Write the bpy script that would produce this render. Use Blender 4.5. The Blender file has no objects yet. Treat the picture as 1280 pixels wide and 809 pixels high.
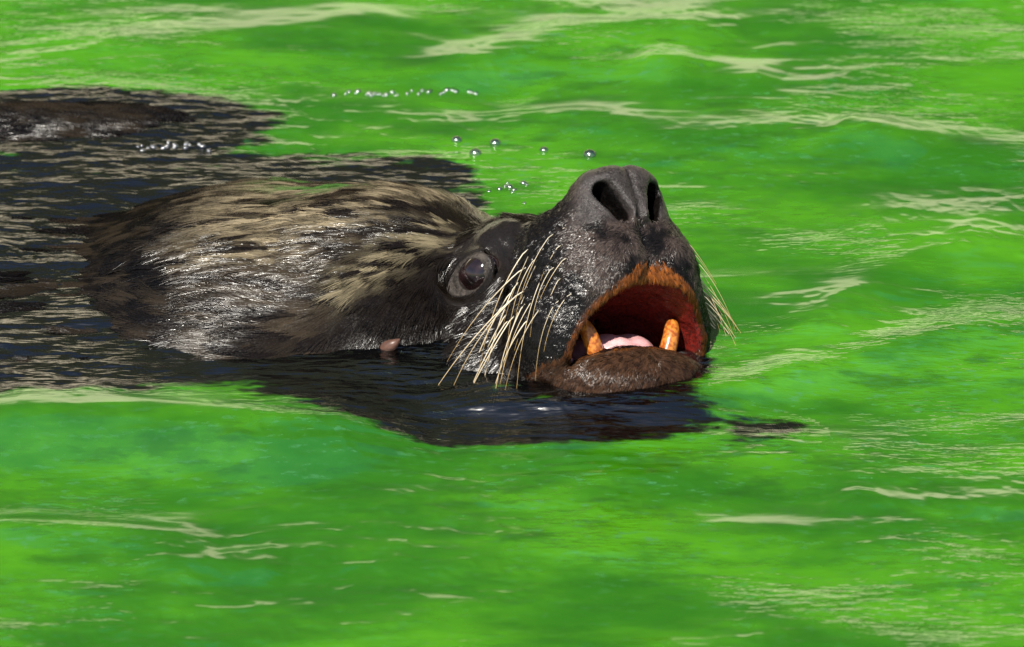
import bpy, math
import numpy as np
from mathutils import Vector, kdtree

rng = np.random.default_rng(7)
sc = bpy.context.scene
COL = sc.collection
S = 0.0008                                  # metres per modelling unit ("u"); the picture is about 1 m wide
ELEV = math.radians(27.0)
CE, SE = math.cos(ELEV), math.sin(ELEV)

# ------------------------------------------------------------------ camera
cam_d = bpy.data.cameras.new('camera')
cam = bpy.data.objects.new('camera', cam_d); COL.objects.link(cam)
DIST = 7.0
cam_d.sensor_width = 36.0
cam_d.lens = 36.0 * DIST / (1280 * S)
cam.location = (0, -CE * DIST, SE * DIST)
cam.rotation_euler = (math.pi / 2 - ELEV, 0, 0)
cam_d.clip_end = 4000
cam_d.dof.use_dof = True
cam_d.dof.focus_distance = DIST - 0.06
cam_d.dof.aperture_fstop = 7.0
sc.camera = cam

# ------------------------------------------------------------------ world, sun, exposure
SUN = Vector((-0.26, -0.47, 0.84)).normalized()
sun_el = math.asin(SUN.z); sun_az = math.atan2(SUN.x, SUN.y)
w = bpy.data.worlds.new('World'); sc.world = w; w.use_nodes = True
nt = w.node_tree
sky = nt.nodes.new('ShaderNodeTexSky'); sky.sky_type = 'NISHITA'; sky.sun_disc = False
sky.sun_elevation = sun_el; sky.sun_rotation = sun_az
bg = nt.nodes['Background']; bg.inputs['Strength'].default_value = 0.065
nt.links.new(sky.outputs[0], bg.inputs[0])
ld = bpy.data.lights.new('sun', 'SUN'); ld.energy = 5.0; ld.angle = math.radians(0.6); ld.color = (1, 0.95, 0.86)
lo = bpy.data.objects.new('sun', ld); COL.objects.link(lo)
lo.rotation_euler = SUN.to_track_quat('Z', 'Y').to_euler()
lo.location = (0, 0, 5)
sc.view_settings.view_transform = 'Standard'; sc.view_settings.look = 'None'
sc.view_settings.exposure = 0.58; sc.view_settings.gamma = 1.0
sc.render.engine = 'CYCLES'
sc.cycles.use_denoising = True
sc.cycles.max_bounces = 8
sc.cycles.transparent_max_bounces = 12

# ------------------------------------------------------------------ small maths helpers
def unit(v):
    v = np.asarray(v, float); return v / np.linalg.norm(v)

def pic(px, py, z=0.0):
    """point at height z (u) that the plane of that height shows at photo pixel px, py (flat projection)"""
    X = np.asarray(px, float) - 640; Y = 404.5 - np.asarray(py, float)
    y = (Y - z * CE) / SE
    return np.stack(np.broadcast_arrays(X, y, np.asarray(z, float) + 0 * y), -1)

def hash3(ix, iy, iz, seed):
    h = (ix * 374761393 + iy * 668265263 + iz * 2147483647 + seed * 974634777) & 0xFFFFFFFF
    h = ((h ^ (h >> 13)) * 1274126177) & 0xFFFFFFFF
    h = h ^ (h >> 16)
    return (h & 0xFFFFFF) / float(0xFFFFFF)

def vnoise(p, seed=0):
    """smooth value noise in 0..1 at points p[...,2 or 3]"""
    p = np.asarray(p, float)
    i = np.floor(p).astype(np.int64); f = p - i
    f = f * f * f * (f * (f * 6 - 15) + 10)
    if p.shape[-1] == 2:
        x, y = i[..., 0], i[..., 1]; fx, fy = f[..., 0], f[..., 1]; z = np.zeros_like(x)
        a = hash3(x, y, z, seed); b = hash3(x + 1, y, z, seed); c = hash3(x, y + 1, z, seed); d = hash3(x + 1, y + 1, z, seed)
        return (a * (1 - fx) + b * fx) * (1 - fy) + (c * (1 - fx) + d * fx) * fy
    x, y, z = i[..., 0], i[..., 1], i[..., 2]; fx, fy, fz = f[..., 0], f[..., 1], f[..., 2]
    out = 0
    for dz in (0, 1):
        a = hash3(x, y, z + dz, seed); b = hash3(x + 1, y, z + dz, seed); c = hash3(x, y + 1, z + dz, seed); d = hash3(x + 1, y + 1, z + dz, seed)
        v = (a * (1 - fx) + b * fx) * (1 - fy) + (c * (1 - fx) + d * fx) * fy
        out = out + v * (fz if dz else 1 - fz)
    return out

def fbm(p, seed=0, oct=3):
    s = 0; a = 1; t = 0
    for o in range(oct):
        s = s + a * vnoise(np.asarray(p) * 2 ** o + 17.3 * o, seed + o); t += a; a *= .5
    return s / t

def sstep(a, b, x):
    t = np.clip((x - a) / (b - a), 0, 1); return t * t * (3 - 2 * t)

def smin(a, b, k):
    h = np.maximum(k - np.abs(a - b), 0) / k
    return np.minimum(a, b) - h * h * k * .25

def smax(a, b, k): return -smin(-a, -b, k)

# ------------------------------------------------------------------ head frame (u)
# camera-aligned basis only serves to write the head's attitude down: right, up, towards the lens
R_ = np.array([1., 0, 0]); U_ = np.array([0, SE, CE]); T_ = np.array([0, -CE, SE])
def c2w(X, Y, Z): return X * R_ + Y * U_ + Z * T_
F = unit(c2w(.53, .39, .75)); L = unit(c2w(-.82, 0, .58)); L = unit(L - F * (L @ F)); H = unit(np.cross(L, F))
if H[2] < 0: H = -H
M0 = c2w(25, 59, -45)
def hw(a, b, c): return M0 + a * F + b * H + c * L            # head frame to scene
def head(P):
    q = P - M0; return q @ F, q @ H, q @ L

def ell(a, b, c, ctr, r):
    x = (a - ctr[0]); y = (b - ctr[1]); z = (c - ctr[2])
    k0 = np.sqrt((x / r[0]) ** 2 + (y / r[1]) ** 2 + (z / r[2]) ** 2) + 1e-6
    k1 = np.sqrt((x / r[0] ** 2) ** 2 + (y / r[1] ** 2) ** 2 + (z / r[2] ** 2) ** 2) + 1e-9
    return k0 * (k0 - 1) / k1

def capsule(a, b, c, p, q, r0, r1, sq=(1, 1, 1)):
    p = np.array(p, float); q = np.array(q, float); d = q - p
    x, y, z = a - p[0], b - p[1], c - p[2]
    t = np.clip((x * d[0] + y * d[1] + z * d[2]) / (d @ d), 0, 1)
    return np.sqrt(((x - t * d[0]) * sq[0]) ** 2 + ((y - t * d[1]) * sq[1]) ** 2 + ((z - t * d[2]) * sq[2]) ** 2) - (r0 + (r1 - r0) * t)

EYE = np.array([2., 2., 84.])        # head frame
EYE_R = 37.

def cavity(a, b, k):
    """the open mouth"""
    m = ell(a, b, k, (170, -190, 0), (165, 91, 97))
    return m

def sdf(P):
    x, y, z = P[:, 0], P[:, 1], P[:, 2]
    a, b, c = head(P); k = np.abs(c)
    # ---- neck and trunk (scene axes)
    n = ell(x, y, z, (-125, 128, -36), (150, 185, 118))
    n = smin(n, ell(x, y, z, (-300, 150, -82), (255, 285, 150)), 90)
    n = smin(n, sell(x, y, z, (-720, 130, -152), (570, 425, 150)), 40)
    n = smin(n, ell(x, y, z, (-1250, 330, -330), (640, 300, 230)), 80)
    n = smin(n, ell(x, y, z, (-600, 580, -76), (345, 130, 88)), 60)
    n = smin(n, sell(x, y, z, (-205, 335, -112), (195, 185, 95)), 26)       # far shoulder, awash
    n = smin(n, ell(x, y, z, (6, -84, -30), (92, 78, 66)), 30)              # throat
    n = smin(n, ell(x, y, z, (290, -290, -66), (100, 70, 38)), 20)           # submerged form deep in the murk
    # ---- head
    d = ell(a, b, k, (-40, -2, 0), (125, 80, 88))
    d = smin(d, ell(a, b, k, (-25, -92, 40), (100, 100, 72)), 36)          # cheeks
    d = smin(d, n, 40)
    d = smin(d, ell(a, b, k, (2, 34, 38), (52, 36, 42)), 26)               # brow above the eye
    mz = capsule(a, b, k, (10, -6, 0), (186, -4, 0), 50, 50, (1, 1, .86))  # bridge of the muzzle
    mz = smin(mz, ell(a, b, k, (150, -78, 50), (84, 92, 62)), 30)          # whisker pads
    mz = smin(mz, ell(a, b, k, (122, -132, 86), (68, 66, 50)), 26)         # flews
    mz = smin(mz, ell(a, b, k, (126, -52, 52), (72, 72, 54)), 26)          # broad sides of the muzzle
    mz = smin(mz, ell(a, b, k, (194, 8, 24), (42, 42, 38)), 22)            # nose bulb
    mz = smin(mz, ell(a, b, k, (208, 32, 22), (32, 20, 32)), 14)           # roof over the nostrils
    mz = smin(mz, ell(a, b, k, (208, -66, 26), (34, 50, 40)), 24)          # upper lip front
    d = smin(d, mz, 20)
    # eye socket, lids
    d = smax(d, -ell(a, b, k, (EYE[0] + 3, EYE[1] - 2, EYE[2] + 25), (40, 30, 25)), 14)
    ea = (a - EYE[0]) * .68 + .10 * (b - EYE[1]); eb = (b - EYE[1]) * 1.12 - .12 * (a - EYE[0])
    lid = np.sqrt((np.sqrt(ea ** 2 + eb ** 2) - 18.5) ** 2 + (k - EYE[2] - 8 + .12 * ea - .10 * eb) ** 2) - 5.0
    d = smin(d, lid, 8)
    fold = np.sqrt((np.sqrt(ea ** 2 + eb ** 2) - 31) ** 2 + (k - EYE[2] - 4) ** 2) - 5
    d = smin(d, fold + 6.5, 18)
    d = smax(d, -ell(a, b, k, (EYE[0], EYE[1], EYE[2] - 8), (33, 24, 28)), 3)
    # nose: wings, nostrils, septum groove, philtrum
    d = smin(d, capsule(a, b, k, (226, 36, 13), (237, -18, 7), 13, 9), 12)
    d = smin(d, capsule(a, b, k, (206, 22, 47), (214, -16, 44), 12, 12), 14)
    d = smax(d, -capsule(a, b, k, (230, 15, 38), (230, -18, 23), 11.5, 10.5, (.2, 1, 1)), 5)
    d = smax(d, -capsule(a, b, k, (252, 60, 0), (249, -22, 0), 8.0, 6, (1, 1, 1.2)), 7)
    d = smax(d, -capsule(a, b, k, (247, -22, 0), (246, -84, 0), 7, 6.5, (1, 1, 1.3)), 5)
    # ---- mouth
    d = smax(d, -cavity(a, b, k), 9)
    j = ell(a, b, k, (138, -206, 0), (66, 46, 104))
    j = smin(j, ell(a, b, k, (60, -222, 0), (120, 50, 112)), 30)
    j = smax(j, -ell(a, b, k, (78, -158, 0), (86, 46, 76)), 12)
    d = smin(d, j, 10)
    d = smin(d, sell(x, y, z, (-40, -180, -112), (322, 164, 107)), 16)         # chest just under the water
    return d

def sell(a, b, c, ctr, r, p=4):
    x = np.abs(a - ctr[0]) / r[0]; y = np.abs(b - ctr[1]) / r[1]; z = np.abs(c - ctr[2]) / r[2]
    q = (x ** p + y ** p + z ** p + 1e-12)
    k0 = q ** (1 / p)
    g = q ** (1 / p - 1) * np.sqrt((x ** (p - 1) / r[0]) ** 2 + (y ** (p - 1) / r[1]) ** 2 + (z ** (p - 1) / r[2]) ** 2) + 1e-6
    return np.minimum((k0 - 1) / g, 400)

# ------------------------------------------------------------------ surface-net mesher on a stretched grid
def axis(lo, f0, f1, hi, h, grow=1.07, hmax=14):
    out = list(np.arange(f0, f1 + h * .5, h)); s = h
    while out[-1] < hi: s = min(s * grow, hmax); out.append(out[-1] + s)
    s = h
    while out[0] > lo: s = min(s * grow, hmax); out.insert(0, out[0] - s)
    n = len(out) - 1
    while n % 4: s = min(s * grow, hmax); out.append(out[-1] + hmax * .5); n += 1
    return np.array(out)

gx = axis(-1950, -235, 325, 420, 2.2)
gy = axis(-380, -250, 170, 720, 2.2)
gz = axis(-330, -30, 262, 264, 2.2)
def mesh_sdf():
    nx, ny, nz = len(gx), len(gy), len(gz)
    def ev(ax, ay, az):
        out = np.empty((len(ax), len(ay), len(az)), np.float32)
        for i0 in range(0, len(ax), 16):
            A, B, C = np.meshgrid(ax[i0:i0 + 16], ay, az, indexing='ij')
            out[i0:i0 + 16] = sdf(np.stack([A.ravel(), B.ravel(), C.ravel()], 1)).reshape(A.shape)
        return out
    cx, cy, cz = gx[::4], gy[::4], gz[::4]
    dc = ev(cx, cy, cz)
    D = np.repeat(np.repeat(np.repeat(dc, 4, 0), 4, 1), 4, 2)[:nx, :ny, :nz].copy()
    sx, sy, sz = np.diff(cx), np.diff(cy), np.diff(cz)
    diag = np.sqrt(sx[:, None, None] ** 2 + sy[None, :, None] ** 2 + sz[None, None, :] ** 2)
    mn = np.abs(dc[:-1, :-1, :-1])
    for o in ((1,0,0),(0,1,0),(0,0,1),(1,1,0),(1,0,1),(0,1,1),(1,1,1)):
        mn = np.minimum(mn, np.abs(dc[o[0]:dc.shape[0]-1+o[0], o[1]:dc.shape[1]-1+o[1], o[2]:dc.shape[2]-1+o[2]]))
    bi = np.argwhere(mn < diag * 1.1)
    off = np.stack(np.meshgrid(range(5), range(5), range(5), indexing='ij'), -1).reshape(-1, 3)
    for s0 in range(0, len(bi), 4000):
        I = (bi[s0:s0 + 4000, None, :] * 4 + off[None]).reshape(-1, 3)
        D[I[:, 0], I[:, 1], I[:, 2]] = sdf(np.stack([gx[I[:, 0]], gy[I[:, 1]], gz[I[:, 2]]], 1))
    ins = D < 0
    act = np.zeros((nx - 1, ny - 1, nz - 1), bool); al = act.copy(); al[:] = True
    for i in (0, 1):
        for j in (0, 1):
            for k in (0, 1):
                v = ins[i:nx - 1 + i, j:ny - 1 + j, k:nz - 1 + k]; act |= v; al &= v
    act &= ~al
    cell = np.argwhere(act)
    idx = -np.ones(act.shape, np.int32); idx[tuple(cell.T)] = np.arange(len(cell))
    acc = np.zeros((len(cell), 3)); cnt = np.zeros(len(cell))
    G = (gx, gy, gz)
    crn = [(i, j, k) for i in (0, 1) for j in (0, 1) for k in (0, 1)]
    for p in crn:
        for ax in range(3):
            if p[ax]: continue
            q = list(p); q[ax] = 1
            ip = cell + p; iq = cell + q
            dp = D[tuple(ip.T)]; dq = D[tuple(iq.T)]
            m = (dp < 0) != (dq < 0)
            t = np.where(m, dp / np.where(m, dp - dq, 1), 0)
            pt = np.stack([G[n][ip[:, n]] for n in range(3)], 1); qt = np.stack([G[n][iq[:, n]] for n in range(3)], 1)
            acc += (pt + (qt - pt) * t[:, None]) * m[:, None]; cnt += m
    V = acc / cnt[:, None]
    faces = []
    for ax in range(3):
        o1, o2 = (ax + 1) % 3, (ax + 2) % 3
        sl0 = [slice(1, -1)] * 3; sl1 = [slice(1, -1)] * 3
        sl0[ax] = slice(0, -1); sl1[ax] = slice(1, None)
        A_, B_ = ins[tuple(sl0)], ins[tuple(sl1)]
        for flip, mk in ((0, A_ & ~B_), (1, ~A_ & B_)):
            e = np.argwhere(mk)
            for o in (o1, o2): e[:, o] += 1
            def cid(da, db):
                q = e.copy(); q[:, o1] += da; q[:, o2] += db; return idx[tuple(q.T)]
            f = np.stack([cid(-1, -1), cid(0, -1), cid(0, 0), cid(-1, 0)], 1)
            faces.append(f[:, ::-1] if flip else f)
    return V, np.concatenate(faces), D

BV, BF, BD = mesh_sdf()
def surf_point(a, b, sgn, k_hi=200.):
    """outermost skin point at head-frame a, b on one side"""
    ks = np.arange(0, k_hi, .5)
    P = np.array([hw(a, b, sgn * k) for k in ks]); d_ = sdf(P)
    i = np.where(d_ < 0)[0]
    return P[i[-1]] if len(i) else P[0]

wr = np.random.default_rng(11); WHISK = []
for row, (b0, cnt) in enumerate(((-18, 4), (-40, 6), (-62, 7), (-84, 6), (-106, 4))):
    for i in range(cnt):
        a_ = 198 - 17 * i - 6 * (row % 2) + wr.uniform(-4, 4); b_ = b0 - 3 * i + wr.uniform(-4, 4)
        for sgn in (1, -1):
            p0 = surf_point(a_, b_, sgn)
            ln = 60 + 26 * i + wr.uniform(-12, 20) + (55 if i > 3 and wr.random() < .55 else 0)
            if sgn < 0: ln *= 1.3
            d0 = unit((-.50 if sgn > 0 else -.15) * F - .62 * H + ((.52 if sgn > 0 else .72) + wr.uniform(-.12, .12)) * sgn * L + .09 * wr.normal(size=3))
            dr = (-.10 * F - .22 * H - (.20 if sgn > 0 else .12) * sgn * L) * wr.uniform(.4, 1.7)
            g = wr.uniform(.65, 1.0)
            WHISK.append((p0, d0, ln, dr, (.46 * g, .28 * g, .075 * g), .75 if ln > 135 else .42))


def soften(V, Fq):
    n_ = np.cross(V[Fq[:, 2]] - V[Fq[:, 0]], V[Fq[:, 3]] - V[Fq[:, 1]]); vn = np.zeros_like(V)
    for i in range(4): np.add.at(vn, Fq[:, i], n_)
    return vn / (np.linalg.norm(vn, axis=1, keepdims=True) + 1e-9)
_n = soften(BV, BF); _a, _b, _c = head(BV)
_h = sstep(-60, 0, _a) * sstep(34, 46, np.hypot((_a - EYE[0]) * .7, _b - EYE[1]))
_d = (2.2 + 2.2 * _h) * (fbm(BV / 34., 201, 2) - .5) + _h * 2.6 * (fbm(BV / np.array([11., 11., 11.]), 205, 2) - .5)
_w = sstep(40, 70, _a) * sstep(150, 110, _a) * sstep(20, 40, np.abs(_c)) * (1 - sstep(-80, -110, _b))
_d += _w * 2.2 * np.sin((_a * .9 + .35 * _b + 26 * fbm(BV / 40., 207, 2)) * .42)          # creases behind the whisker pads
for (p0, *_r) in WHISK:
    q_ = np.linalg.norm(BV - p0, axis=1); _d -= 2.4 * np.exp(-(q_ / 4.2) ** 2) - 1.0 * np.exp(-((q_ - 8) / 4) ** 2)
BV = BV + _n * _d[:, None]
print('body mesh', len(BV), len(BF), BD.shape)

def mesh_from(name, V, Fc, smooth=True):
    V = np.asarray(V, np.float32); Fc = np.asarray(Fc, np.int32)
    me = bpy.data.meshes.new(name)
    n = Fc.shape[1]
    me.vertices.add(len(V)); me.vertices.foreach_set('co', V.ravel())
    me.loops.add(Fc.size); me.loops.foreach_set('vertex_index', Fc.ravel())
    me.polygons.add(len(Fc)); me.polygons.foreach_set('loop_start', np.arange(0, Fc.size, n, dtype=np.int32))
    me.polygons.foreach_set('loop_total', np.full(len(Fc), n, np.int32))
    me.update(calc_edges=True)
    me.polygons.foreach_set('use_smooth', np.full(len(Fc), smooth))
    return me

def add_obj(name, me, mat=None, parent=None, **props):
    o = bpy.data.objects.new(name, me); COL.objects.link(o)
    if mat is not None and me is not None:
        if not me.materials: me.materials.append(mat)
    if parent is not None: o.parent = parent
    for k_, v_ in props.items(): o[k_] = v_
    return o

def set_attr(me, name, val):
    val = np.asarray(val, np.float32)
    if val.ndim == 1:
        a_ = me.attributes.new(name, 'FLOAT', 'POINT'); a_.data.foreach_set('value', val)
    else:
        a_ = me.attributes.new(name, 'FLOAT_COLOR', 'POINT')
        a_.data.foreach_set('color', np.concatenate([val, np.ones((len(val), 1), np.float32)], 1).ravel())

# ------------------------------------------------------------------ materials
class NT:
    def __init__(s, name):
        s.m = bpy.data.materials.new(name); s.m.use_nodes = True; s.t = s.m.node_tree
        s.t.nodes.clear(); s.out = s.n('ShaderNodeOutputMaterial')
    def n(s, kind, **kw):
        nd = s.t.nodes.new(kind)
        for k_, v_ in kw.items():
            if hasattr(nd, k_): setattr(nd, k_, v_)
            else: nd.inputs[k_.replace('_', ' ')].default_value = v_
        return nd
    def l(s, a_, b_): s.t.links.new(a_, b_)
    def attr(s, name): return s.n('ShaderNodeAttribute', attribute_name=name)
    def math(s, op, a_, b_=None, clamp=False):
        m = s.n('ShaderNodeMath', operation=op); m.use_clamp = clamp
        for i, v_ in enumerate((a_, b_)):
            if v_ is None: continue
            if isinstance(v_, (int, float)): m.inputs[i].default_value = v_
            else: s.l(v_, m.inputs[i])
        return m.outputs[0]
    def mixc(s, f, a_, b_):
        m = s.n('ShaderNodeMix', data_type='RGBA')
        for i, v_ in ((0, f), (6, a_), (7, b_)):
            if isinstance(v_, (int, float)): m.inputs[i].default_value = v_
            elif isinstance(v_, tuple): m.inputs[i].default_value = (*v_, 1)
            else: s.l(v_, m.inputs[i])
        return m.outputs[2]
    def noise(s, scale, vec=None, detail=3, rough=.5, stretch=None, dim='3D'):
        nd = s.n('ShaderNodeTexNoise', noise_dimensions=dim)
        nd.inputs['Scale'].default_value = scale; nd.inputs['Detail'].default_value = detail; nd.inputs['Roughness'].default_value = rough
        if vec is None: vec = s.n('ShaderNodeTexCoord').outputs['Object']
        if stretch:
            mp = s.n('ShaderNodeMapping'); mp.inputs['Scale'].default_value = stretch; s.l(vec, mp.inputs[0]); vec = mp.outputs[0]
        s.l(vec, nd.inputs['Vector'])
        return nd.outputs['Fac']
    def ramp(s, fac, lo, hi, o0=0., o1=1.):
        m = s.n('ShaderNodeMapRange'); m.interpolation_type = 'SMOOTHSTEP'
        s.l(fac, m.inputs[0])
        for i, v_ in enumerate((lo, hi, o0, o1)): m.inputs[i + 1].default_value = v_
        return m.outputs[0]

def skin_material():
    N = NT('sea_lion_skin')
    p = N.n('ShaderNodeBsdfPrincipled')
    col = N.attr('pigment').outputs['Color']
    bare = N.attr('bare').outputs['Fac']
    n1 = N.noise(420, detail=4, rough=.65)
    n2 = N.noise(60, detail=3)
    dark = N.mixc(N.ramp(n1, .35, .7), col, (0.006, 0.005, 0.004))
    c = N.mixc(N.ramp(n2, .25, .6, .3, .9), col, dark)
    N.l(c, p.inputs['Base Color'])
    rg = N.attr('rough').outputs['Fac']
    N.l(N.math('ADD', rg, N.ramp(n1, .3, .7, -.08, .10)), p.inputs['Roughness'])
    p.inputs['IOR'].default_value = 1.34
    # fur relief along the lie of the coat, pores on the bare skin
    fur = N.noise(260, detail=3, stretch=(.22, 1, 1))
    por = N.noise(480, detail=3, rough=.7)
    lump = N.noise(130, detail=2)
    hmix = N.n('ShaderNodeMix', data_type='FLOAT'); N.l(bare, hmix.inputs[0]); N.l(fur, hmix.inputs[2])
    N.l(N.math('ADD', N.math('MULTIPLY', por, .7), N.math('MULTIPLY', lump, .4)), hmix.inputs[3])
    bp = N.n('ShaderNodeBump'); bp.inputs['Distance'].default_value = .0022
    N.l(N.attr('relief').outputs['Fac'], bp.inputs['Strength'])
    N.l(hmix.outputs[0], bp.inputs['Height']); N.l(bp.outputs[0], p.inputs['Normal'])
    p.inputs['Coat Weight'].default_value = .0
    N.l(p.outputs[0], N.out.inputs[0])
    return N.m

def simple(name, col, rough=.4, scale=200., var=.3, bump=.0, coat=0., sss=0., dark=None):
    N = NT(name); p = N.n('ShaderNodeBsdfPrincipled')
    f = N.noise(scale, detail=4)
    dk = dark or tuple(v_ * (1 - var) for v_ in col)
    N.l(N.mixc(N.ramp(f, .35, .65), dk, col), p.inputs['Base Color'])
    p.inputs['Roughness'].default_value = rough
    p.inputs['Coat Weight'].default_value = coat; p.inputs['Coat Roughness'].default_value = .05
    if sss:
        p.inputs['Subsurface Weight'].default_value = sss; p.inputs['Subsurface Radius'].default_value = (.006, .003, .002); p.inputs['Subsurface Scale'].default_value = 1
    if bump:
        b = N.n('ShaderNodeBump'); b.inputs['Strength'].default_value = .6; b.inputs['Distance'].default_value = bump
        N.l(f, b.inputs['Height']); N.l(b.outputs[0], p.inputs['Normal'])
    N.l(p.outputs[0], N.out.inputs[0]); return N.m

def strand_material(name, rough=.38, ior=1.4):
    N = NT(name); p = N.n('ShaderNodeBsdfPrincipled')
    N.l(N.attr('tint').outputs['Color'], p.inputs['Base Color'])
    f = N.noise(500, detail=2)
    N.l(N.ramp(f, .3, .7, rough - .08, rough + .1), p.inputs['Roughness'])
    p.inputs['IOR'].default_value = ior
    N.l(p.outputs[0], N.out.inputs[0]); return N.m

# ------------------------------------------------------------------ setting: water
def polyline_dist(P, pts):
    best = np.full(len(P), 1e9); tt = np.zeros(len(P)); side = np.zeros(len(P)); n = len(pts) - 1
    for i in range(n):
        p, q = pts[i], pts[i + 1]; d = q - p; L2 = d @ d
        t = np.clip(((P - p) @ d) / L2, 0, 1)
        r = P - (p + t[:, None] * d); dd = np.hypot(r[:, 0], r[:, 1])
        m = dd < best
        best[m] = dd[m]; tt[m] = (i + t[m]) / n; side[m] = np.sign(d[0] * r[m, 1] - d[1] * r[m, 0])
    return best, tt, side

RIDGES = [  # photo path on the water, height u, half width u
    ([(-160, 526), (60, 532), (200, 538), (330, 545), (420, 543), (540, 534)], 22, 60),
    ([(520, 492), (620, 500), (720, 503), (840, 498), (920, 484), (1060, 455)], 13, 34),
    ([(920, 470), (1020, 462), (1120, 436), (1200, 416), (1300, 404)], 9, 30),
    ([(960, 440), (1060, 385), (1130, 335), (1210, 312), (1300, 285)], 9, 34),
    ([(-40, 30), (200, 30), (340, 8), (520, -2)], 8, 50),
    ([(470, 90), (620, 50), (720, 20), (860, 14), (960, 18)], 11, 42),
    ([(640, 90), (740, 82), (840, 76), (900, 78)], 8, 40),
    ([(800, 52), (860, 62), (940, 74), (1000, 84)], 8, 40),
    ([(600, 140), (720, 132), (820, 150), (960, 160), (1120, 160), (1300, 166)], 9, 40),
    ([(1060, 145), (1120, 162), (1190, 182)], 7, 34),
    ([(-20, 648), (90, 650), (190, 655), (300, 664)], 8, 30),
    ([(200, 690), (300, 686), (380, 688)], 7, 30),
    ([(1010, 608), (1120, 616), (1290, 626)], 7, 30),
]
def water_height(P):
    x, y = P[:, 0], P[:, 1]
    wx = x + 40 * (fbm(P / 170., 3, 2) - .5); wy = y + 60 * (fbm(P / 210., 9, 2) - .5)
    h = 17 * (fbm(np.stack([wx / 420., wy / 210.], 1), 21, 2) - .5)
    h += 7.5 * (fbm(np.stack([(wx - .5 * wy) / 300., wy / 95.], 1), 33, 2) - .5)
    patch = sstep(.35, .7, fbm(P / np.array([330., 260.]), 51, 2))
    h += (.6 + 2.4 * patch) * (fbm(np.stack([(wx + .4 * wy) / 95., wy / 27.], 1), 61, 2) - .5)
    p2 = sstep(.46, .64, fbm(P / np.array([260., 150.]), 111, 2))
    rd = 1 - np.abs(2 * fbm(np.stack([(wx - .3 * wy) / 95., wy / 44.], 1), 121, 2) - 1)
    rd2 = 1 - np.abs(2 * fbm(np.stack([(wx + .3 * wy) / 26., wy / 20.], 1), 131, 2) - 1)
    h += p2 * (1.5 * rd ** 2 + 1.0 * rd2 ** 2) + .2 * rd2
    for pts, A, wd in RIDGES:
        q = np.array([pic(*p_)[:2] for p_ in pts])
        d_, t_, s_ = polyline_dist(P, q)
        fade = np.clip(t_ / .18, 0, 1) * np.clip((1 - t_) / .18, 0, 1)
        ww = wd * (1 + .35 * (fbm(P / 90., 71, 2) - .5))
        h += 1.15 * A * fade * np.exp(-.5 * (d_ / ww) ** 2)
    # lift close round the muzzle, settle far out
    return h

wxs = axis(-7500, -740, 740, 7500, 2.6, 1.10, 260)
wys = axis(-12500, -960, 1080, 7000, 4.0, 1.10, 260)
WX, WY = np.meshgrid(wxs, wys, indexing='ij')
WP = np.stack([WX.ravel(), WY.ravel()], 1)
WH = water_height(WP)
# depth of the animal's back under the surface, read off its own volume
kz = gz <= 12
insz = BD[:, :, kz] < 0
top = np.where(insz.any(2), gz[kz][insz.shape[2] - 1 - np.argmax(insz[:, :, ::-1], 2)], -400.)
ix = np.clip(np.interp(WP[:, 0], gx, np.arange(len(gx))), 0, len(gx) - 1.001); iy = np.clip(np.interp(WP[:, 1], gy, np.arange(len(gy))), 0, len(gy) - 1.001)
i0 = ix.astype(int); j0 = iy.astype(int); fx = ix - i0; fy = iy - j0
tb = (top[i0, j0] * (1 - fx) * (1 - fy) + top[i0 + 1, j0] * fx * (1 - fy) + top[i0, j0 + 1] * (1 - fx) * fy + top[i0 + 1, j0 + 1] * fx * fy)
out = (WP[:, 0] < gx[0]) | (WP[:, 0] > gx[-1]) | (WP[:, 1] < gy[0]) | (WP[:, 1] > gy[-1])
tb[out] = -400
chop = sstep(70, 15, WH - tb)
WH = WH + chop * (4.2 * (fbm(WP / np.array([60., 18.]), 101, 3) - .5) + 5 * (fbm(WP / np.array([110., 30.]), 103, 2) - .5))
depth = np.clip(WH - tb, 0, 150)
WI = np.arange(len(WP)).reshape(WX.shape)
WF = np.stack([WI[:-1, :-1].ravel(), WI[1:, :-1].ravel(), WI[1:, 1:].ravel(), WI[:-1, 1:].ravel()], 1)
wa, wb, wc = head(np.stack([WP[:, 0], WP[:, 1], WH], 1))
gulp = (cavity(wa, wb, np.abs(wc)) < 2) & (wa > -20) & (wa < 128) & (np.abs(wc) < 92)
WF = WF[~gulp[WF].any(1)]
me = mesh_from('water', np.stack([WP[:, 0], WP[:, 1], WH], 1) * S,
               WF)
set_attr(me, 'depth', depth / 100.); set_attr(me, 'chop', chop)

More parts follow.
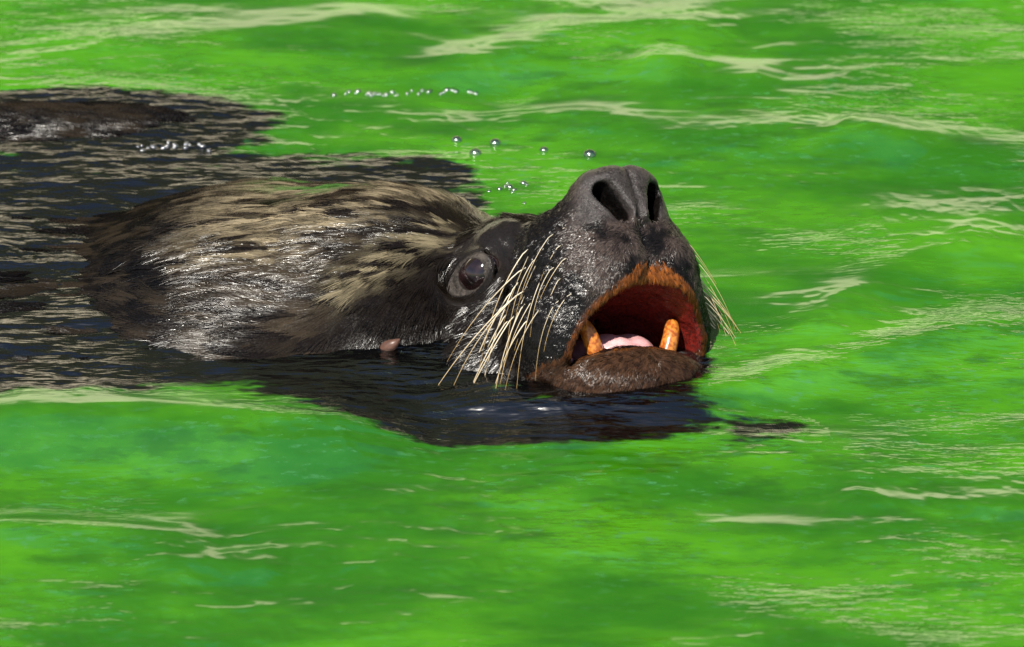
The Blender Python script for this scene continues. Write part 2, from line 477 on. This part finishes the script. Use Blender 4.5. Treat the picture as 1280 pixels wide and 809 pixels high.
def water_material():
    N = NT('green_water')
    obj = N.n('ShaderNodeTexCoord').outputs['Object']
    a1 = N.noise(4.5, obj, 5, .6, (.5, 1, 1)); a2 = N.noise(15, obj, 5, .62, (.45, 1, 1)); a3 = N.noise(60, obj, 4, .6, (.45, 1, 1))
    c = N.mixc(N.ramp(a1, .38, .62), (0.016, 0.130, 0.002), (0.060, 0.262, 0.003))
    c = N.mixc(N.math('MULTIPLY', N.ramp(a2, .48, .70), .6), c, (0.006, 0.085, 0.002))
    c = N.mixc(N.math('MULTIPLY', N.ramp(a3, .52, .75), .35), c, (0.035, 0.18, 0.012))
    a4 = N.noise(130, obj, 4, .65, (.4, 1, 1)); a5 = N.noise(30, obj, 5, .68, (.35, 1, 1)); a6 = N.noise(2.2, obj, 2, .5, (.7, 1, 1))
    c = N.mixc(N.math('MULTIPLY', N.math('MULTIPLY', N.ramp(a4, .55, .68), N.ramp(a6, .42, .6, .25, 1.)), .65), c, (0.055, 0.21, 0.07))
    c = N.mixc(N.math('MULTIPLY', N.ramp(a5, .50, .64), N.ramp(a6, .40, .62, .15, .50)), c, (0.006, 0.052, 0.003))
    dif = N.n('ShaderNodeBsdfDiffuse'); N.l(c, dif.inputs[0])
    tr = N.n('ShaderNodeBsdfTransparent'); tr.inputs[0].default_value = (.42, .50, .36, 1)
    # ripples
    r1 = N.noise(48, obj, 2, .5, (.35, 1, 1)); r2 = N.noise(150, obj, 2, .5, (.3, 1, 1)); pt = N.noise(4.5, obj, 2, .5, (.7, 1, 1))
    pw = N.ramp(pt, .46, .62, .0, 1.)
    hgt = N.math('ADD', N.math('MULTIPLY', r1, N.math('ADD', N.math('MULTIPLY', pw, .34), .06)), N.math('MULTIPLY', r2, N.math('ADD', N.math('MULTIPLY', pw, .40), .03)))
    r3 = N.noise(95, obj, 2, .5, (.25, 1, 1))
    hgt = N.math('ADD', hgt, N.math('MULTIPLY', N.math('MULTIPLY', r3, N.attr('chop').outputs['Fac']), .8))
    bp = N.n('ShaderNodeBump'); bp.inputs['Strength'].default_value = 1; bp.inputs['Distance'].default_value = .0042
    N.l(hgt, bp.inputs['Height']); N.l(bp.outputs[0], dif.inputs['Normal'])
    # floating algae breaks the clear film over the fur
    al = N.noise(85, obj, 3, .6, (.3, 1, 1)); am = N.noise(22, obj, 3, .6, (.35, 1, 1))
    dp = N.math('MULTIPLY', N.attr('depth').outputs['Fac'], 3.0)
    v = N.math('ADD', dp, N.math('ADD', N.math('MULTIPLY', N.math('SUBTRACT', al, .5), 1.1), N.math('MULTIPLY', N.math('SUBTRACT', am, .5), .9)))
    op = N.ramp(v, .80, 1.12)
    m1 = N.n('ShaderNodeMixShader'); N.l(op, m1.inputs[0]); N.l(tr.outputs[0], m1.inputs[1]); N.l(dif.outputs[0], m1.inputs[2])
    gl = N.n('ShaderNodeBsdfGlossy'); gl.inputs['Roughness'].default_value = .17; N.l(bp.outputs[0], gl.inputs['Normal'])
    fr = N.n('ShaderNodeFresnel'); fr.inputs['IOR'].default_value = 2.6; N.l(bp.outputs[0], fr.inputs['Normal'])
    m2 = N.n('ShaderNodeMixShader'); N.l(fr.outputs[0], m2.inputs[0]); N.l(m1.outputs[0], m2.inputs[1]); N.l(gl.outputs[0], m2.inputs[2])
    N.l(m2.outputs[0], N.out.inputs[0])
    return N.m
water = add_obj('water', me, water_material(), kind='structure')

# the sunlit bank on the far side of the pool (beyond the picture, seen mirrored in the ripples)
bx = np.linspace(-14, 14, 113); prof = [(5.1, -.5), (5.15, .04), (6.2, .22), (7.6, .75), (9.0, 1.5), (10.5, 2.3), (12, 2.9), (16, 3.2), (30, 3.2)]
BP = []
for (yy, zz) in prof:
    for xx in bx:
        q = fbm(np.array([[xx * .6, yy * .5]]), 5, 3)[0] - .5
        BP.append((xx * (1 + .08 * (yy - 5)), yy + .9 * q, zz + (.35 * q if zz > .1 else 0)))
I = np.arange(len(BP)).reshape(len(prof), len(bx))
bank = add_obj('pool_bank', mesh_from('pool_bank', BP, np.stack([I[:-1, :-1].ravel(), I[:-1, 1:].ravel(), I[1:, 1:].ravel(), I[1:, :-1].ravel()], 1)),
               simple('pale_sand', (.86, .76, .55), .8, 1.1, .5, .04), kind='structure')

# dark slope added unseen behind the bank: its dark mirror image keeps the calm water deep green
hx = np.linspace(-60, 60, 121); hy = np.linspace(15, 60, 46)
HX, HY = np.meshgrid(hx, hy, indexing='ij')
HP = np.stack([HX.ravel(), HY.ravel()], 1)
HZ = 2.4 + 33 * sstep(14, 34, HP[:, 1]) + sstep(15, 22, HP[:, 1]) * (12 * (fbm(HP / 9., 301, 4) - .5) + 3 * (fbm(HP / 2.5, 305, 2) - .5))
HI = np.arange(len(HP)).reshape(HX.shape)
add_obj('added_dark_slope', mesh_from('added_dark_slope', np.stack([HP[:, 0], HP[:, 1], HZ], 1), np.stack([HI[:-1, :-1].ravel(), HI[1:, :-1].ravel(), HI[1:, 1:].ravel(), HI[:-1, 1:].ravel()], 1)),
        simple('dark_slope', (.028, .040, .014), .9, 1.2, .6, .05), kind='structure')

# ------------------------------------------------------------------ the sea lion
root = bpy.data.objects.new('sea_lion', None); COL.objects.link(root)
root['label'] = 'dark brown sea lion swimming in green water with its mouth open and snout raised'
root['category'] = 'sea lion'

def normals(V, Fq):
    n = np.cross(V[Fq[:, 2]] - V[Fq[:, 0]], V[Fq[:, 3]] - V[Fq[:, 1]])
    vn = np.zeros_like(V)
    for i in range(4): np.add.at(vn, Fq[:, i], n)
    return vn / (np.linalg.norm(vn, axis=1, keepdims=True) + 1e-9), n
BN, FN = normals(BV, BF)

def zones(P):
    a, b, c = head(P); k = np.abs(c)
    cav = cavity(a, b, k)
    z = {}
    jawtop = ell(a, b, k, (78, -158, 0), (86, 46, 76))
    z['mouth'] = np.maximum(sstep(6, 1, cav) * sstep(-176, -166, b) * sstep(30, 60, a), sstep(5, 1, jawtop) * sstep(20, 50, a))
    z['mouth'] = z['mouth'] * sstep(-5, 5, a - 20)
    muz = sstep(60, 120, a)
    lw = 10 + 15 * sstep(60, 10, k)
    z['lip'] = sstep(lw, lw * .35, np.abs(cav - 4)) * muz * sstep(-200, -170, b) * (1 - z['mouth'])
    z['jaw'] = sstep(-172, -182, b) * sstep(30, 90, a)
    z['nose'] = sstep(190, 215, a) * sstep(-34, -16, b)
    z['front'] = sstep(185, 215, a) * sstep(-125, -90, b)
    er = np.sqrt(((a - EYE[0]) * .68 + .10 * (b - EYE[1])) ** 2 + ((b - EYE[1]) * 1.12 - .12 * (a - EYE[0])) ** 2)
    z['lid'] = sstep(28, 24, er) * sstep(EYE[2] - 14, EYE[2] - 4, k) * sstep(EYE[2] + 34, EYE[2] + 26, k)
    z['bare'] = np.clip(sstep(62, 44, np.hypot((a - 52) * .8, b - 26)) * sstep(20, 40, k) + z['lid'], 0, 1)
    z['head'] = sstep(-120, -70, a)
    z['nostril'] = sstep(7, 3, capsule(a, b, k, (230, 15, 38), (230, -18, 23), 11.5, 10.5, (.2, 1, 1))) * sstep(236, 229, a)
    return z

Z = zones(BV)
nz_ = fbm(BV / 60., 5, 3)
pig = np.tile(np.array([.030, .021, .014]), (len(BV), 1)) * (0.7 + .7 * nz_[:, None])
def blend(m, col, jitter=0):
    global pig
    m = np.clip(m, 0, 1)[:, None]; pig = pig * (1 - m) + np.array(col) * m
blend(Z['head'] * .8, (.009, .007, .006))
blend(Z['bare'], (.014, .011, .010))
blend(Z['lid'] * (.45 + .55 * sstep(.35, .65, fbm(BV / 9., 15, 2))), (.085, .070, .060))
blend(sstep(90, 130, head(BV)[0]) * .95, (.006, .0048, .0042))
blend(Z['front'] * sstep(.40, .7, fbm(BV / 26., 77, 3)), (.060, .042, .035))
blend(Z['nose'] * (.55 + .45 * fbm(BV / 12., 19, 3)), (.062, .052, .050))
blend(Z['jaw'], (.05, .025, .013))
blend(Z['lip'] * (1 - .5 * sstep(30, 90, np.abs(head(BV)[2]))), (.13, .042, .010))
blend(Z['mouth'], (.16, .014, .010))
for (p0, *_r) in WHISK: blend(np.exp(-(np.linalg.norm(BV - p0, axis=1) / 5.) ** 2) * .9, (.004, .003, .003))
_ha, _hb, _hc = head(BV)
blend(np.exp(-(_hc / 4.5) ** 2) * sstep(-12, -26, _hb) * sstep(-92, -80, _hb) * sstep(200, 220, _ha), (.003, .002, .002))
blend(Z['nostril'], (.002, .0015, .0015))
rough = .40 - .24 * Z['bare'] + .12 * Z['nose'] + .1 * Z['lip'] + .45 * Z['lid'] - .20 * sstep(90, 130, head(BV)[0])
relief = .9 - .65 * Z['bare'] - .2 * Z['nose'] - .3 * Z['mouth'] + .6 * Z['lid']

bm_ = mesh_from('body', BV * S, BF)
set_attr(bm_, 'pigment', pig); set_attr(bm_, 'bare', np.clip(Z['bare'] + Z['nose'] + Z['mouth'], 0, 1)); set_attr(bm_, 'rough', rough); set_attr(bm_, 'relief', relief)
body = add_obj('body', bm_, skin_material(), root)

# ---- eyes
def sphere(r, seg=40, rings=24, squash=(1, 1, 1)):
    v = []; f = []
    for i in range(rings + 1):
        th = math.pi * i / rings
        for j in range(seg):
            ph = 2 * math.pi * j / seg
            v.append((r * math.sin(th) * math.cos(ph) * squash[0], r * math.sin(th) * math.sin(ph) * squash[1], r * math.cos(th) * squash[2]))
    for i in range(rings):
        for j in range(seg):
            f.append((i * seg + j, (i + 1) * seg + j, (i + 1) * seg + (j + 1) % seg, i * seg + (j + 1) % seg))
    return np.array(v), np.array(f)
def eye_material():
    N = NT('eye'); p = N.n('ShaderNodeBsdfPrincipled')
    f = N.noise(90, detail=3)
    N.l(N.mixc(N.ramp(f, .3, .7), (.005, .003, .003), (.022, .010, .010)), p.inputs['Base Color'])
    p.inputs['Roughness'].default_value = .08; p.inputs['Coat Weight'].default_value = 1; p.inputs['Coat Roughness'].default_value = .02
    N.l(p.outputs[0], N.out.inputs[0]); return N.m
em = eye_material()
for sgn in (1, -1):
    v, f = sphere(1)
    P = hw(EYE[0], EYE[1], sgn * (EYE[2] - 7))
    v = v[:, :1] * 34 * F + v[:, 1:2] * 25 * H + v[:, 2:] * 29 * L * sgn
    add_obj('eye', mesh_from('eye', (v + P) * S, f), em, root, label='glossy dark eye ringed by a pale wrinkled lid')

# ---- tubes with varying radius (whiskers, teeth)
def tube(pts, rad, seg=6):
    pts = np.asarray(pts, float); n = len(pts)
    tg = np.gradient(pts, axis=0); tg /= np.linalg.norm(tg, axis=1, keepdims=True)
    up = np.array([0, 0, 1.]) if abs(tg[0, 2]) < .9 else np.array([1., 0, 0])
    v = []
    for i in range(n):
        s_ = unit(np.cross(tg[i], up)); u_ = np.cross(s_, tg[i])
        for j in range(seg):
            t = 2 * math.pi * j / seg; v.append(pts[i] + rad[i] * (math.cos(t) * s_ + math.sin(t) * u_))
    f = [(i * seg + j, i * seg + (j + 1) % seg, (i + 1) * seg + (j + 1) % seg, (i + 1) * seg + j) for i in range(n - 1) for j in range(seg)]
    v += [pts[0], pts[-1]]
    f += [(len(v) - 2, (j + 1) % seg, j, j) for j in range(0)]
    return np.array(v), np.array(f)

whisk_m = strand_material('whisker_keratin', .35, 1.55)
def whisker(p0, d0, length, droop, col, rad):
    seat = unit((p0 - M0) @ L * L)
    n = 14; t = np.linspace(0, 1, n)[:, None]
    pts = p0 + d0 * length * t + droop * length * t ** 2
    pts[0] = p0 - d0 * 5 - seat * 6
    r = rad * (1 - .88 * t[:, 0]) * np.minimum(1, .62 + 4 * t[:, 0]) + .12
    v, f = tube(pts, r, 6)
    me_ = mesh_from('whisker', v * S, f)
    tc = np.repeat(np.array([.70, .64, .50]) * (1 - t ** .6) + np.array(col)[None] * t ** .6, 6, 0); tc = np.concatenate([tc, tc[-2:]])
    set_attr(me_, 'tint', tc[:len(v)])
    add_obj('whisker', me_, whisk_m, root)
for (p0, d0, ln, dr, cl, rd) in WHISK: whisker(p0, d0, ln, dr, cl, rd)

# ---- lower canines, tongue, gum
tooth_m = simple('stained_tooth', (.62, .22, .035), .3, 260, .6, .0006, .5, dark=(.30, .07, .012))
for sgn in (1, -1):
    base = hw(150, -182, sgn * 50); tip = hw(164, -129, sgn * 70)
    t = np.linspace(0, 1, 12) ** .8
    bend = 6 * np.sin(t * math.pi)[:, None] * F
    pts = base + (tip - base) * t[:, None] + bend
    r = 11.5 * np.sqrt(np.clip(1 - (t * .99) ** 9, 0, 1)) * (1 - .16 * t)
    v, f = tube(pts, r, 16)
    add_obj('canine_tooth', mesh_from('canine_tooth', v * S, f), tooth_m, root, label='worn orange stained canine tooth')
tong_m = simple('tongue', (.80, .42, .42), .35, 120, .25, .001, .4, .3)
v, f = sphere(1, 40, 24)
v = v * np.array([78, 34, 60]); v[:, 1] -= 7 * np.exp(-(v[:, 2] / 10) ** 2) * (v[:, 1] > 0); 
P = np.array([hw(96 + q[0], -158 + q[1] - .12 * q[0], q[2]) for q in v])
add_obj('tongue', mesh_from('tongue', P * S, f[:, ::-1]), tong_m, root, label='pale pink tongue')
for sgn in (1, -1):
    v, f = sphere(1, 24, 14); v = v * np.array([42, 11, 10])
    P = np.array([hw(96 + q[0], -170 + q[1], sgn * (84 + q[2] - .18 * q[0])) for q in v])
    add_obj('gum', mesh_from('gum', P * S, f), tong_m, root, label='pink lower gum')

# ---- ear
ts = np.linspace(0, 1, 12)
# placed on the side of the neck just above the water
def ear():
    base = c2w(-160, -32, 0)
    # slide along the view axis to the skin
    zs = np.arange(200, -200, -1.)
    Pz = np.array([base + T_ * q for q in zs]); dd = sdf(Pz); i = np.where(dd < 0)[0]
    p = Pz[i[0]] if len(i) else Pz[0]
    pts = np.array([p - 3 * T_, p + 5 * T_ + c2w(6, 3, 0), p + 10 * T_ + c2w(14, 7, 0), p + 11 * T_ + c2w(21, 13, 0)])
    pts = np.array([[np.interp(q, [0, .33, .66, 1], pts[:, n]) for n in range(3)] for q in ts])
    r = 7.5 * np.sin(np.clip(.25 + .75 * ts, 0, 1) * math.pi) ** .8 + .4
    v, f = tube(pts, r, 12)
    return mesh_from('ear', v * S, f)
add_obj('ear', ear(), simple('ear_skin', (.13, .065, .045), .4, 200, .4), root, label='small brown ear flap at the waterline')

# ------------------------------------------------------------------ fur: wet strands lying along the coat
def tri_sample(n, weight):
    i = hr.choice(len(BF), n, p=weight / weight.sum())
    q = BF[i]; u_, v_ = hr.random(n), hr.random(n)
    P = (BV[q[:, 0]] * ((1 - u_) * (1 - v_))[:, None] + BV[q[:, 1]] * (u_ * (1 - v_))[:, None] + BV[q[:, 2]] * (u_ * v_)[:, None] + BV[q[:, 3]] * ((1 - u_) * v_)[:, None])
    Nn = BN[q[:, 0]] + BN[q[:, 1]] + BN[q[:, 2]] + BN[q[:, 3]]
    return P, Nn / np.linalg.norm(Nn, axis=1, keepdims=True)
hr = np.random.default_rng(3)
FC = BV[BF].mean(1); FA = np.linalg.norm(FN, axis=1) * .5
FNu = FN / (2 * FA[:, None] + 1e-9)
viewf = FNu @ T_

def lie(P, Nn):
    a, b, c = head(P)
    bodyd = unit([-1, .10, -.05])
    hb = sstep(-170, -60, a)[:, None]
    side = sstep(30, 70, np.abs(c))[:, None]
    hd = -F[None] * 1.0 - H[None] * (.25 + .25 * side)
    swirl = (fbm(P / 120., 91, 2) - .5)[:, None] * 1.1 * np.array([0, 1, .3]) + (fbm(P / 40., 95, 2) - .5)[:, None] * .5 * np.array([0, 1, .3])
    d_ = hd * hb + (bodyd + swirl) * (1 - hb)
    d_ = d_ - Nn * (d_ * Nn).sum(1, keepdims=True)
    return d_ / (np.linalg.norm(d_, axis=1, keepdims=True) + 1e-9)

def strands(name, P, Nn, D_, length, rad, lift, tint, label=None, seg=3, locks=0, pull=.75):
    lock = np.zeros_like(P)
    if locks:
        cs = hr.choice(len(P), locks, replace=False)
        kd = kdtree.KDTree(locks)
        for i_, q_ in enumerate(P[cs]): kd.insert(Vector(q_), i_)
        kd.balance()
        nr = np.array([kd.find(Vector(q_))[1] for q_ in P])
        lock = P[cs][nr] - P
        ln_ = np.linalg.norm(lock, axis=1, keepdims=True); lock = lock * np.minimum(1, 14 / (ln_ + 1e-6)) * pull
        length = .5 * length + .5 * length[cs][nr]; D_ = .4 * D_ + .6 * D_[cs][nr]
        tint = .35 * tint + .65 * tint[cs][nr]
    n = len(P); side = np.cross(D_, Nn); side /= np.linalg.norm(side, axis=1, keepdims=True) + 1e-9
    t = np.linspace(0, 1, seg + 1)
    rows = []
    wob = hr.normal(size=n) * .12
    for q in t:
        ctr = P - Nn * .6 + D_ * (length * q)[:, None] + Nn * (lift * length * (q - .75 * q * q))[:, None] + side * (wob * length * q * q)[:, None] + lock * q ** 1.4
        w_ = rad * (1 - .85 * q ** 1.5)
        rows.append(np.stack([ctr + side * w_[:, None], ctr + Nn * (w_ * .9)[:, None], ctr - side * w_[:, None]], 1))
    V = np.stack(rows, 1).reshape(-1, 3)          # n, seg+1, 3
    base = (np.arange(n) * (seg + 1) * 3)[:, None]
    fs = []
    for i in range(seg):
        for j, j2 in ((0, 1), (1, 2)):
            fs.append(np.stack([base[:, 0] + i * 3 + j, base[:, 0] + i * 3 + j2, base[:, 0] + (i + 1) * 3 + j2, base[:, 0] + (i + 1) * 3 + j], 1))
    me_ = mesh_from(name, V * S, np.concatenate(fs))
    set_attr(me_, 'tint', np.repeat(tint, (seg + 1) * 3, 0))
    o = add_obj(name, me_, fur_m, body, kind='stuff')
    if label: o['label'] = label
    return o
fur_m = strand_material('wet_fur', .22, 1.36)

ZF = zones(FC)
ha, hb_, hc_ = head(FC)
nofur = np.clip(ZF['bare'] + ZF['mouth'] * 2 + ZF['nose'] + ZF['nostril'] + sstep(60, 100, ha), 0, 1)
above = sstep(-14, 0, FC[:, 2])
inview = sstep(-760, -700, FC[:, 0]) * sstep(-.35, -.1, viewf)
wgt = FA * (1 - nofur) * above * inview
# coat
n = 150000
P, Nn = tri_sample(n, wgt); D_ = lie(P, Nn)
clump = fbm(P / np.array([40., 9., 9.]), 41, 2)
Pa, Pb, Pc = head(P)
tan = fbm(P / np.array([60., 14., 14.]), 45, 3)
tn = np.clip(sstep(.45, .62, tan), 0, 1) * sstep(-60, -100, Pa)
base = np.array([.012, .008, .005]) * (.6 + .9 * hr.random((n, 1)))
crown_sheen = sstep(-430, -310, P[:, 0]) * sstep(18, 60, P[:, 2]) * sstep(-50, -105, Pa) * sstep(40, 110, P[:, 1] - .10 * P[:, 0]) * sstep(.44, .58, fbm(P / np.array([90., 11., 16.]), 47, 3))  # wet sheen on the neck top, painted into the strand tint
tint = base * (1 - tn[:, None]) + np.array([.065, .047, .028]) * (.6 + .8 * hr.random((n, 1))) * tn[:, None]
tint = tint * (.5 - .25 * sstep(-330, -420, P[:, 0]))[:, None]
tint = tint * (1 - crown_sheen[:, None]) + np.array([.26, .21, .13]) * (.1 + 1.0 * hr.random((n, 1))) * crown_sheen[:, None]
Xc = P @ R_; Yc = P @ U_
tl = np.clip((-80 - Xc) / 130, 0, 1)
sweep_sheen = np.exp(-((Yc - (118 - 72 * tl)) / 20.) ** 2) * sstep(-55, -90, Xc) * sstep(-240, -190, Xc) * sstep(.42, .56, fbm(P / np.array([40., 9., 9.]), 63, 3)) * (P[:, 1] < 120)  # second streak of sheen, brow to neck, also painted as pale tint
tint = tint * (1 - sweep_sheen[:, None]) + np.array([.24, .20, .12]) * (.3 + .9 * hr.random((n, 1))) * sweep_sheen[:, None]
moss = (sstep(190, 260, P[:, 1]) * sstep(-330, -200, P[:, 0]) * sstep(.5, .6, fbm(P / np.array([60., 20., 20.]), 57, 3)))[:, None]
tint = tint * (1 - moss) + np.array([.06, .14, .03]) * moss
length = 16 + 20 * hr.random(n) + 16 * sstep(-60, -120, Pa)
rad = .42 + .6 * hr.random(n) ** 2 + .5 * sstep(.5, .7, clump)
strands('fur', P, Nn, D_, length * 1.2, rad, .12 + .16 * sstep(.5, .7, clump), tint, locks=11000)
# lips
wl = FA * (ZF['lip'] * .9 + ZF['jaw'] * .7 * sstep(-5, 5, FC[:, 2])) * (1 - ZF['mouth']) * (ha > 60)
P, Nn = tri_sample(14000, wl); zz = zones(P); a_, b_, c_ = head(P)
D_ = -H[None] * .8 - F[None] * .15 + np.sign(c_)[:, None] * L[None] * .25 + .15 * hr.normal(size=P.shape)
up = zz['jaw'][:, None]; D_ = D_ * (1 - up) + up * (-H[None] * .4 - F[None] * .5 + np.sign(c_)[:, None] * L[None] * .25 + .15 * hr.normal(size=P.shape))
D_ = D_ - Nn * (D_ * Nn).sum(1, keepdims=True); D_ /= np.linalg.norm(D_, axis=1, keepdims=True)
g = hr.random((len(P), 1))
tint = np.array([.26, .078, .013]) * (.12 + g) * (1 - .62 * sstep(30, 90, np.abs(c_))[:, None]) * (1 - up) + np.array([.050, .024, .012]) * (.2 + 1.3 * g) * up
strands('lip_fur', P, Nn, D_, 6 + 7 * hr.random(len(P)), .45 + .35 * hr.random(len(P)), .35, tint, 'orange brown fur edging the lips', locks=2500, pull=.6)
# short stubble on the muzzle
wm = FA * sstep(70, 120, ha) * (1 - ZF['lip']) * (1 - ZF['jaw']) * (1 - ZF['mouth']) * (1 - ZF['nostril']) * (1 - ZF['nose'])
P, Nn = tri_sample(26000, wm); D_ = lie(P, Nn)
a_, b_, c_ = head(P)
g = hr.random((len(P), 1)); fr_ = (sstep(180, 215, a_) * sstep(.42, .6, fbm(P / 26., 77, 3)))[:, None]
tint = np.array([.006, .0045, .004]) * (.4 + g) * (1 - fr_) + np.array([.10, .075, .064]) * (.1 + g) * fr_ * .8
strands('muzzle_fur', P, Nn, D_, 4 + 5 * hr.random(len(P)), .45 + .3 * hr.random(len(P)), .35, tint)

# ------------------------------------------------------------------ bubbles on the water
def bubble_material():
    N = NT('bubble_film')
    gl = N.n('ShaderNodeBsdfGlossy'); gl.inputs['Roughness'].default_value = .19
    tr = N.n('ShaderNodeBsdfTransparent')
    f = N.noise(900, detail=1)
    fr = N.n('ShaderNodeFresnel'); fr.inputs['IOR'].default_value = 1.5
    m = N.n('ShaderNodeMixShader'); N.l(N.math('ADD', N.math('MULTIPLY', fr.outputs[0], N.ramp(f, .2, .8, .9, 1.4)), .28, True), m.inputs[0])
    N.l(tr.outputs[0], m.inputs[1]); N.l(gl.outputs[0], m.inputs[2]); N.l(m.outputs[0], N.out.inputs[0]); return N.m
bub_m = bubble_material()
def dome(r):
    v, f = sphere(r, 20, 14); return mesh_from('bubble', v * S, f)
br = np.random.default_rng(5)
dome_me = dome(1.0)
def bubble(px, py, r, label, group):
    p = pic(px, py); z = water_height(p[None, :2])[0]; p = pic(px, py, z)
    o = add_obj('bubble', dome_me, bub_m, None, label=label, category='bubble', group=group)
    o.location = p * S; o.scale = (r, r, r * .8)
for (x, y, r) in ((567, 163, 7), (592, 181, 8), (618, 167, 7.5), (682, 177, 6), (742, 183, 8.5)):
    bubble(x, y, r, 'single clear bubble floating on the green water behind the snout', 'single bubbles behind the snout')
for (x, y, r) in ((610, 233, 3), (624, 230, 4), (631, 226, 3), (637, 227, 4.5), (643, 231, 3.5), (655, 222, 4.5), (659, 224, 3), (634, 222, 2.5), (640, 234, 2.6), (656, 249, 2.6)):
    bubble(x, y, r, 'tiny bubble in the loose cluster beside the snout', 'bubble cluster beside the snout')
for i, x in enumerate((402, 418, 422, 431, 434, 446, 449, 452, 456, 460, 463, 468, 472, 480, 484, 487, 500, 506, 515, 520, 528, 531, 545, 549, 553, 560, 565, 583, 586, 592)):
    bubble(x, 98 + br.uniform(-4, 3) - (x > 500) * 2, br.uniform(2.5, 4.5), 'tiny bubble in the long bubble line on the open water', 'line of bubbles on the open water')
for i in range(26):
    t = br.random(); x = 148 + 100 * t; y = (176 - 6 * math.sin(t * 3)) + br.uniform(-4, 4)
    bubble(x, y, br.uniform(2.2, 4.2), 'tiny bubble in the short row on the dark wet back', 'bubbles along the back')
